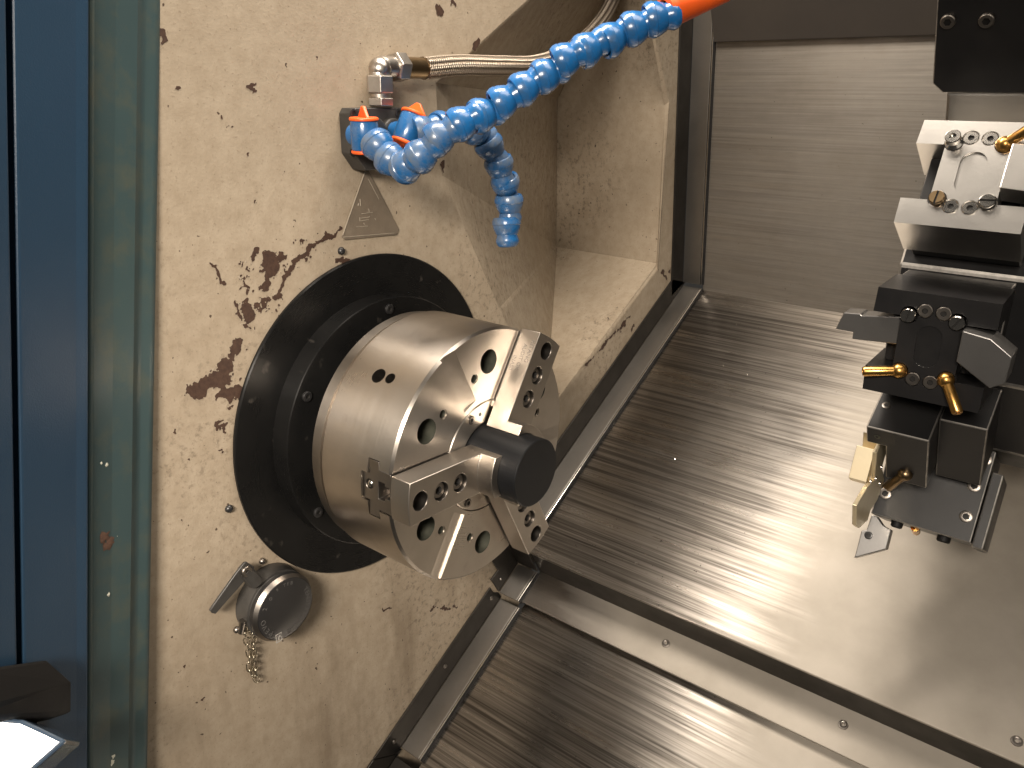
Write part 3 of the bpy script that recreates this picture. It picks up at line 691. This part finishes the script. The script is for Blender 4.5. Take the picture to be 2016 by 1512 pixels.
bm = B(); tube(bm, [lp+Vector((-.002,0,0)), lp.lerp(Vector((.010,CY,CZ)), .35)], .006, 18); obj('lever_hub', bm, 'plastic_black', t)
bm = B(); tube(bm, [at(478,1222,.012), at(474,1246,.010)], lambda f: .0030-.0008*f, 12); bmesh.ops.create_uvsphere(bm, u_segments=14, v_segments=10, radius=.0028, matrix=Matrix.Translation(at(466,1240,.008))); obj('chain_eye', bm, 'steel_dark', t)
tc = thing('chain', 'thin double-strand link chain hanging from the capped connector', 'chain')
def link_mesh():
    bm = B(); P = []
    for i in range(16):
        a = 2*math.pi*i/16; P.append(Vector((.0036*math.cos(a) + .0013*(1 if math.cos(a) > 0 else -1), .0024*math.sin(a), 0)))
    tube(bm, P, .00055, 8, closed=True, caps=False)
    for f in bm.faces: f.smooth = True
    me = bpy.data.meshes.new('chain_link'); bm.to_mesh(me); bm.free(); me.materials.append(M['chain_steel']); return me
LM = link_mesh()
def strand(pts):
    path = catmull(pts, 14); L = 0; nxt = 0; k = 0; prev = path[0]
    for q in path[1:]:
        L += (q-prev).length
        if L >= nxt:
            m = along(q, q-prev, (1,0,.1)) @ Matrix.Rotation(R(90*(k % 2)+25+random.uniform(-20,20)), 4, 'X')
            obj('chain_link', LM, 'chain_steel', tc, matrix=m); nxt += .0072; k += 1
        prev = q
strand([at(481,1240,.012), at(486,1262,.0085), at(491,1290,.006), at(492,1318,.005), at(500,1334,.005)])
strand([at(497,1240,.014), at(498,1262,.009), at(500,1290,.0065), at(502,1318,.005), at(503,1331,.005), at(506,1340,.004)])
# ------------------------------------------------------------------ door post and sliding door on the operator side
DD = Vector((.0241,-.1820,-.9830)).normalized()
NX = Vector((1,0,0)); NX = (NX - DD*NX.dot(DD)).normalized(); NY = (-DD).cross(NX)     # local: x, y(depth), z = up along the post
PO = at(300,750,.006)
DF = fr(PO, NX, NY, -DD)
DI = DF.inverted()
def prof(u, x):                                     # point of the profile seen at column u of row 750, at distance x from the headstock
    p = DI @ at(u, 750, x); return (p.x, p.y)
def profile_post(name, mat, pts, back, label, cat, z0=-.55, z1=.55, bev=.002):
    P = [prof(u, x) for u, x in pts]; Bk = [(P[-1][0]+back[0], P[-1][1]+back[1]), (P[0][0]+back[0], P[0][1]+back[1])]
    bm = B(); prism(bm, P + Bk, z0, z1); o = obj(name, bm, mat, bevel=bev, matrix=DF, smooth=False, seg=3)
    return tag(o, label, cat)
def row_x(u, x): return (u, x)
POST = profile_post('door_post', 'frame_green', [(305,.004),(300,.007),(272,.008),(262,.012),(222,.015),(184,.020),(179,.023)], (-.05,-.05), 'upright grey-green painted door post beside the beige headstock wall', 'door post')
profile_post('sliding_door', 'door_blue', [(177,.026),(150,.029),(36,.046),(30,.040)], (-.05,-.06), 'blue painted sliding door panel next to the grey-green post', 'door', bev=.003)
profile_post('outer_door_panel', 'door_blue', [(27,.048),(-60,.060)], (-.06,-.06), 'dark blue outer door panel past a narrow shadow gap', 'door', bev=.002)
def post_fleck(u, v, r, mat, name, x=.0175):
    A, Bq = prof(222,.015), prof(184,.020); P1 = DF @ Vector((A[0], A[1], 0)); P2 = DF @ Vector((Bq[0], Bq[1], 0))
    n = (P2-P1).cross(DD).normalized(); n = n if n.dot(CAM-P1) > 0 else -n
    c = onp(u, v, P1, n); a = DD; b_ = n.cross(DD); bm = B()
    ring = [bm.verts.new(c + n*.0002 + (a*math.sin(R(q)) + b_*math.cos(R(q)))*r*random.uniform(.5, 1.2)) for q in range(0, 360, 30)]; top = bm.verts.new(c + n*.0007)
    for i in range(12): bm.faces.new((ring[i], ring[(i+1) % 12], top))
    bmesh.ops.recalc_face_normals(bm, faces=bm.faces[:]); obj(name, bm, mat, POST, matrix=DI)
simple('rust', (.12,.062,.04), (.07,.04,.028), .7, .9, 0, (400,400,400), .4, 600); simple('flake_white', (.62,.62,.52), (.5,.5,.42), .5, .7)
for (u, v, r) in ((206,1056,.0045),(218,1066,.0040),(211,1076,.0042),(203,1064,.0030)): post_fleck(u, v, r, 'rust', 'rust_spot')
for (u, v, r) in ((214,1170,.0016),(224,1488,.0030),(222,1500,.0028),(210,915,.0014),(199,912,.0012),(230,1055,.0018)): post_fleck(u, v, r, 'flake_white', 'paint_flake')
# black bumper and blue bracket at the foot of the door
def lump(name, mat, pix, x_front, depth, label, cat, bevel=.002, ridge=None):
    F = [at(u, v, x_front(u, v)) for u, v in pix]; bm = B()
    c = ridge
    lo = [bm.verts.new(p) for p in F]; hi = [bm.verts.new(p + Vector((-depth, -depth*.9, -.01))) for p in F]; n = len(F); fs = []
    if c:
        q = bm.verts.new(at(*c))
        for i in range(n): fs.append(bm.faces.new((lo[i], lo[(i+1)%n], q)))
    else: fs.append(bm.faces.new(lo))
    fs.append(bm.faces.new(hi[::-1]))
    for i in range(n): fs.append(bm.faces.new((lo[(i+1)%n], lo[i], hi[i], hi[(i+1)%n])))
    bmesh.ops.recalc_face_normals(bm, faces=fs)
    return tag(obj(name, bm, mat, bevel=bevel, smooth=False), label, cat)
t = thing('door_bumper', 'black rubber door bumper block against the blue door', 'bumper')
bm = B()
top = [at(-40,1318,.075), at(93,1299,.055), at(142,1342,.052), at(-40,1392,.078)]
bot = [at(-40,1412,.074), at(104,1415,.052), at(142,1402,.050)]
vT = [bm.verts.new(p) for p in top]; vB = [bm.verts.new(p) for p in bot]; bk = Vector((-.03,-.05,0))
vb = [bm.verts.new(p + bk) for p in (top[0], top[1], bot[2], bot[1], bot[0])]
bm.faces.new((vT[0], vT[1], vT[2], vT[3])); bm.faces.new((vT[3], vT[2], vB[2], vB[1], vB[0]))
bm.faces.new((vT[1], vb[1], vb[2], vB[2], vT[2])); bm.faces.new((vb[4], vb[3], vb[2], vb[1], vb[0])); bm.faces.new((vB[1], vB[2], vb[2], vb[3])); bm.faces.new((vB[0], vB[1], vb[3], vb[4])); bm.faces.new((vT[0], vb[0], vb[1], vT[1]))
bmesh.ops.recalc_face_normals(bm, faces=bm.faces[:]); obj('block', bm, 'rubber', t, bevel=.0015, smooth=False)
# bracket face is turned so that the front lamp glints in it
t = thing('door_bracket', 'glossy blue door bracket glinting white below the black bumper', 'bracket')
P = at(60,1465,.075); nb = ((CAM-P).normalized() + (LAMP1-P).normalized()).normalized()
bm = B(); F = [onp(u, v, P, nb) for u, v in ((-60,1408),(44,1416),(88,1436),(133,1458),(72,1512),(20,1560),(-60,1560))]
lo = [bm.verts.new(p) for p in F]; hi = [bm.verts.new(p - nb*.035 + Vector((0,0,-.004))) for p in F]; n = len(F); bm.faces.new(lo); bm.faces.new(hi[::-1])
for i in range(n): bm.faces.new((lo[(i+1)%n], lo[i], hi[i], hi[(i+1)%n]))
bmesh.ops.recalc_face_normals(bm, faces=bm.faces[:]); simple('bracket_blue', (.05,.08,.12), (.045,.07,.11), .16, .24, 0, (8,8,8), .25, 900, coat=1, spec=.8); obj('bracket_body', bm, 'bracket_blue', t, bevel=.0025, smooth=False, seg=3)
# ------------------------------------------------------------------ turret with tool holders (stations 30 degrees apart round an axis along X)
TC = Vector((.4117,.3137,.1272))
def st(ph):
    p = R(ph); return fr(TC, (1,0,0), (0,math.sin(p),math.cos(p)), (0,-math.cos(p),math.sin(p)))    # u, v (tangential up), w (radial)
RF = .1385
t = thing('turret', 'dark twelve-sided tool turret disc behind the tool holders', 'turret')
bm = B(); poly = []
for k in range(12):
    a = R(-1.45 + 15 + 30*k); rr = RF/math.cos(R(15)); poly.append((TC.y - rr*math.cos(a), TC.z + rr*math.sin(a)))
prism(bm, poly[::-1], TC.x-.040, TC.x+.075, None, 'nab'); obj('disc', bm, 'holder_black', t, bevel=.002, edge='worn_edge', smooth=False)
bm = B(); lathe(bm, [(TC.x+.075,0),(TC.x+.075,.118),(TC.x+.080,.120),(TC.x+.110,.120),(TC.x+.112,.150),(TC.x+.16,.150),(TC.x+.16,0)], 72, Matrix.Translation((0,TC.y,TC.z))); obj('hub', bm, 'steel_dark', t)
RH = .2048
def turning_holder(ph, mat, label, bright):
    m = st(ph); t = thing('tool_holder', label, 'tool holder', 'turret tool holders')
    Ipoly = [(-.0355,.0347),(.0363,.0347),(.0363,.0182),(.0187,.0182),(.0187,-.0200),(.0360,-.0200),(.0360,-.0372),(-.0352,-.0372),(-.0357,-.0200),(-.0187,-.0200),(-.0187,.0182),(-.0363,.0182)]
    bm = B(); prism(bm, Ipoly, RF+.0205, RH)
    cut = B(); ov = [(.0076*math.cos(R(a)), .0076*math.sin(R(a)) + (.0065 if 0 <= a <= 180 else -.0065)) for a in list(range(0,181,15)) + list(range(180,360,15))]
    prism(cut, ov, RH-.0014, RH+.004)
    pock = B()
    for (u, v, r) in ((-.0054,.0233,.0050),(.0054,.0233,.0050),(-.0054,-.0233,.0050),(.0054,-.0233,.0050)): lathe(pock, [(RH-.0012,0),(RH-.0012,r),(RH+.004,r),(RH+.004,0)], 24, fr((u,v,0), (0,0,1), (1,0,0), (0,1,0)))
    p2 = B()
    for (u, v, r) in ((-.0142,.0195,.0056),(.0142,.0195,.0056),(-.0142,-.0192,.0056),(.0142,-.0192,.0056)): lathe(p2, [(RH-.006,0),(RH-.006,r),(RH+.004,r),(RH+.004,0)], 24, fr((u,v,0), (0,0,1), (1,0,0), (0,1,0)))
    obj('body', boolean(bm, [cut, pock, p2]), mat, t, bevel=.0010, edge=None if bright else 'worn_edge', matrix=m, sharp=28)
    bm = B(); box(bm, (-.0330,-.0330,RF+.0003), (.0345,.0345,RF+.0203)); obj('base', bm, 'holder_black', t, bevel=.0010, edge='worn_edge', matrix=m, smooth=False)
    bm = B(); box(bm, (-.0290,-.0199,RF+.0206), (.0290,.0181,RH-.020)); obj('inner_block', bm, 'holder_grey' if bright else 'holder_black', t, bevel=.0006, matrix=m, smooth=False)
    for (u, v) in ((-.0054,.0233),(.0054,.0233),(-.0054,-.0233),(.0054,-.0233)):
        bm = B(); lathe(bm, [(0,.0044),(.0010,.0044),(.0013,.0040),(.0013,.0018),(.0002,.0017),(.0002,0)], 24); darken(bm, .0019, .0012); obj('cap_screw', bm, 'chrome' if bright else 'steel_dark', t, matrix=m @ fr((u,v,RH-.0012), (0,0,1), (1,0,0), (0,1,0)))
    return t, m
def nozzle(t, m, u, v, w, d, L, mat='brass'):
    bm = B(); mm = m @ along((u,v,w), d, (.3,.2,.9)); bmesh.ops.create_uvsphere(bm, u_segments=20, v_segments=14, radius=.0052, matrix=mm)
    lathe(bm, [(0,.0034),(.006,.0034),(L-.001,.0034),(L,.0028),(L,.0016),(L-.004,.0014),(L-.004,0)], 20, mm); obj('coolant_nozzle', bm, mat, t)
def slotted(t, m, u, v, w, rot, mat='chrome'):
    obj('nozzle_plug', slot_screw(.0046,.0085), mat, t, matrix=m @ fr((u,v,w), (0,0,1), (math.cos(rot),math.sin(rot),0), (-math.sin(rot),math.cos(rot),0)))
def turning_tool(m, poly, w0, w1, label, mat='insert_grey', insert=None, ip=None):
    t = thing('turning_tool', label, 'cutting tool', 'turning tools in the turret')
    bm = B(); prism(bm, poly, w0, w1); obj('shank', bm, mat, t, bevel=.0006, matrix=m, smooth=False)
    if insert:
        bm = B(); prism(bm, insert, ip[0], ip[1]); obj('insert', bm, 'steel_dark', t, bevel=.0003, matrix=m, smooth=False)
    return t
t, m2 = turning_holder(-1.45, 'holder_black', 'black tool holder with two brass nozzles and slotted plugs in the middle of the turret', False)
nozzle(t, m2, -.0142,-.0192,RH+.0005, (-.9,-.10,.42), .0225); nozzle(t, m2, .0142,-.0192,RH+.0005, (.46,-.62,.45), .0235)
slotted(t, m2, -.0142,.0195,RH-.0045, 1.4); slotted(t, m2, .0142,.0195,RH-.0045, 1.0)
turning_tool(m2, [(-.0195,.0160),(-.0440,.0125),(-.0450,.0136),(-.0560,.0125),(-.0600,.0000),(-.0480,.0000),(-.0480,-.0050),(-.0195,-.0030)], RH-.019, RH-.0040, 'grey square-shank turning tool sticking out beside the slotted plugs, pointing at the chuck')
turning_tool(m2, [(.0192,.0172),(.0350,.0150),(.0480,.0060),(.0475,-.0110),(.0400,-.0160),(.0192,-.0030)], RH-.012, RH+.010, 'short grey turning tool on the far side of the black holder with brass nozzles')
t, m1 = turning_holder(30.1, 'holder_lit', 'bright lamp-lit tool holder with screws and an oval recess high on the turret', True)
bm = B(); lathe(bm, [(-.002,.0030),(.0005,.0056),(.0045,.0052),(.0058,.0034),(.0075,.0034),(.0085,.0046),(.0125,.0046),(.0130,.0042),(.0130,.0020),(.0110,.0018),(.0110,0)], 24, m1 @ fr((-.0142,.0195,RH-.004), (0,0,1), (1,0,0), (0,1,0))); obj('nozzle_plug', bm, 'chrome', t)
nozzle(t, m1, .0142,.0195,RH+.0005, (.72,.35,.55), .026)
slotted(t, m1, -.0142,-.0192,RH-.0045, 1.5, 'bronze_dark'); slotted(t, m1, .0142,-.0192,RH-.0045, .05)
turning_tool(m1, [(.0190,.0172),(.0520,.0172),(.0620,.0060),(.0600,-.0150),(.0190,-.0120)], RH-.012, RH+.007, 'bright steel turning tool clamped in the lamp-lit holder', 'holder_lit')
# tall black holder above
t = thing('tool_holder', 'tall black tool holder with socket screws above the lamp-lit holder', 'tool holder', 'turret tool holders'); m0 = st(61)
bm = B(); prism(bm, [(-.0418,.300),(-.0418,.1975),(-.0350,.1905),(.060,.1905),(.060,.300)], -.0355, .034, m0 @ fr((0,0,0), (1,0,0), (0,0,1), (0,-1,0)) @ Matrix.Diagonal((1,1,-1,1))); obj('body', bm, 'holder_black', t, bevel=.0008, edge='worn_edge', smooth=False)
bm = B(); box(bm, (-.0330,-.0340,RF+.0003), (.060,.0345,.1900), m0); obj('base', bm, 'holder_lit', t, bevel=.002, smooth=False)
for (u, w) in ((-.0343,.2404),(-.0124,.2400)): obj('screw', socket_screw(.0046,.0030,.0024), 'steel_dark', t, matrix=m0 @ fr((u,-.0355,w), (0,-1,0), (1,0,0), (0,0,-1)))
# parting-blade holder below
t = thing('tool_holder', 'black block holder carrying the gold parting blade', 'tool holder', 'turret tool holders'); m3 = st(-31.4)
bm = B(); prism(bm, [(-.0320,.0345),(.0095,.0345),(.0095,-.0215),(-.0190,-.0215),(-.0190,.0165),(-.0320,.0165)], RF+.0205, .2000, m3); obj('body', bm, 'holder_grey', t, bevel=.0010, edge='worn_edge', smooth=False)
bm = B(); box(bm, (.0098,-.0330,RF+.0003), (.0400,.0330,.178), m3); box(bm, (-.0330,-.0330,RF+.0003), (.0096,.0330,RF+.0200), m3); obj('base', bm, 'holder_black', t, bevel=.0010, edge='worn_edge', smooth=False)
for (u, v) in ((-.0245,.0255),): obj('screw_hole', socket_screw(.0020,.0003,.0012), 'bore_shade', t, matrix=m3 @ fr((u,v,.2000), (0,0,1), (1,0,0), (0,1,0)))
obj('screw', socket_screw(.0030,.0006,.0016), 'steel_dark', t, matrix=m3 @ fr((-.0253,.0345,.1772), (0,1,0), (0,0,1), (1,0,0)))
nozzle(t, m3, -.0050,-.0100,.2005, (-.5,-.75,.25), .020, 'bronze_dark')
def pix3(u, v, w): return m3.inverted() @ onp(u, v, m3 @ Vector((0,0,w)), Vector(m3.col[2][:3]))
def pixu(u, v, x): return at(u, v, x)
# blade: flat vertical plate lying in a plane of constant X, its rim seen bright
tb = thing('parting_blade', 'pale gold parting blade and clamp pointing down from the black block', 'cutting tool', 'turning tools in the turret')
def plate(pix, x, th, name, mat, bev=.0004):
    P = [at(u, v, x) for u, v in pix]; bm = B(); a = [bm.verts.new(p) for p in P]; b = [bm.verts.new(p + Vector((-th,0,0))) for p in P]; n = len(P)
    bm.faces.new(a); bm.faces.new(b[::-1])
    for i in range(n): bm.faces.new((a[(i+1)%n], a[i], b[i], b[(i+1)%n]))
    bmesh.ops.recalc_face_normals(bm, faces=bm.faces[:]); return obj(name, bm, mat, tb, bevel=bev, smooth=False)
xb = TC.x - .0245
plate([(1749,878),(1737,918),(1741,945),(1727,985),(1714,1005),(1708,1025),(1692,1040),(1686,1035),(1687,996),(1708,960),(1722,945),(1727,892),(1738,868)], xb, .0032, 'blade', 'blade_gold')
plate([(1727,892),(1711,948),(1708,955),(1705,950),(1722,885)], xb-.0033, .0128, 'clamp', 'blade_gold'); plate([(1745,862),(1749,880),(1727,895),(1730,858)], xb-.0033, .0110, 'clamp', 'blade_gold')
for (u, v) in ((1735,920),(1724,942),(1732,952),(1714,948)):
    bm = B(); lathe(bm, [(-.0002,.0017),(.0007,.0015),(.0007,0)], 14); obj('pin', bm, 'chrome', tb, loc=at(u, v, xb+.0002))
# lowest holder seen on its upper side, with a small tool and nozzles below
t = thing('tool_holder', 'dark square tool holder with corner screws lowest on the turret', 'tool holder', 'turret tool holders'); m4 = st(-61.4)
bm = B(); box(bm, (-.0300,-.0345,RF+.0010), (.0419,.0345,.2116), m4); obj('body', bm, 'holder_grey', t, bevel=.0008, edge='worn_edge', smooth=False)
bm = B(); box(bm, (.0425,-.0300,RF+.0160), (.0505,.0300,.2140), m4); obj('side_plate', bm, 'holder_black', t, bevel=.0012, edge='worn_edge', smooth=False)
for (u, w) in ((-.0238,.1932),(.0345,.1931),(.0341,.1690),(.0363,.1473)): obj('screw', socket_screw(.0046,.0014,.0026,.0012), 'steel_dark', t, matrix=m4 @ fr((u,.0346,w), (0,1,0), (0,0,1), (1,0,0)))
bm = B(); mm = along(at(1742,957,TC.x-.024), (.35,-.5,.6)); lathe(bm, [(0,.0022),(.012,.0022),(.012,.0014),(.009,.0012),(.009,0)], 16, mm); obj('coolant_tube', bm, 'bronze_dark', t)
bm = B(); a4 = m4 @ Vector((.000,.010,.2116)); lathe(bm, [(0,.0032),(.0285,.0032),(.030,.0024),(.030,0)], 18, along(a4, at(1815,1082,TC.x-.012)-a4)); obj('coolant_nozzle', bm, 'brass', t)
bm = B(); a5 = m4 @ Vector((-.014,.020,.2116)); lathe(bm, [(0,.0028),(.012,.0026),(.018,.0010),(.018,0)], 16, along(a5, at(1760,1062,TC.x-.022)-a5)); obj('coolant_nozzle', bm, 'bronze_dark', t)
bm = B(); lathe(bm, [(0,.005),(.004,.005),(.005,.004),(.005,0)], 18, m4 @ fr((.022,.012,.2116), (0,0,1), (1,0,0), (0,1,0))); lathe(bm, [(0,.0045),(.004,.0045),(.005,.003),(.005,0)], 18, m4 @ fr((-.012,.018,.2116), (0,0,1), (1,0,0), (0,1,0))); obj('plug', bm, 'rubber', t)
tt_ = thing('turning_tool', 'small grey angled tool with one screw hanging below the lowest holder', 'cutting tool', 'turning tools in the turret')
up4 = Vector(m4.col[1][:3]); pl = m4 @ Vector((0,.0260,.2))
P = [onp(u, v, pl, up4) for u, v in ((1716,1014),(1726,1016),(1738,1034),(1754,1043),(1744,1081),(1681,1098),(1684,1092),(1696,1045),(1706,1043))]
bm = B(); a = [bm.verts.new(p) for p in P]; b = [bm.verts.new(p - up4*.012) for p in P]; n = len(P); bm.faces.new(a); bm.faces.new(b[::-1])
for i in range(n): bm.faces.new((a[(i+1)%n], a[i], b[i], b[(i+1)%n]))
bmesh.ops.recalc_face_normals(bm, faces=bm.faces[:]); obj('shank', bm, 'insert_grey', tt_, bevel=.0006, smooth=False)
obj('screw', socket_screw(.0032,.0009,.0018,.0008), 'black_oxide', tt_, matrix=fr(onp(1710,1054,pl,up4), up4, (1,0,0), Vector(up4).cross(Vector((1,0,0)))))

# loose metal chips lying on the wide sloping cover
for (u, v, L_) in ((1254,1110,.0034),(1272,1092,.0022),(1472,738,.0026),(1425,720,.0022),(1214,820,.0024),(1208,835,.0024),(1112,980,.0028),(1330,905,.0020),(1450,640,.0020)):
    nn = Vector(SN.col[2][:3]); P = onp(u, v, SN @ Vector((0,0,-.2829)), nn); a = Vector((random.uniform(-1,1), random.uniform(-1,1), 0)); a = (a - nn*a.dot(nn)).normalized(); b_ = nn.cross(a)
    bm = B(); tube(bm, [P + nn*.0006 + a*(L_*(q/6-.5)) + b_*(L_*.5*math.sin(q*.9)) + nn*(.0006*abs(math.sin(q))) for q in range(7)], .00035, 6)
    tag(obj('metal_chip', bm, 'chrome'), 'tiny bright metal chip lying on the wide sloping cover', 'metal chip', 'loose metal chips on the wide sloping cover')
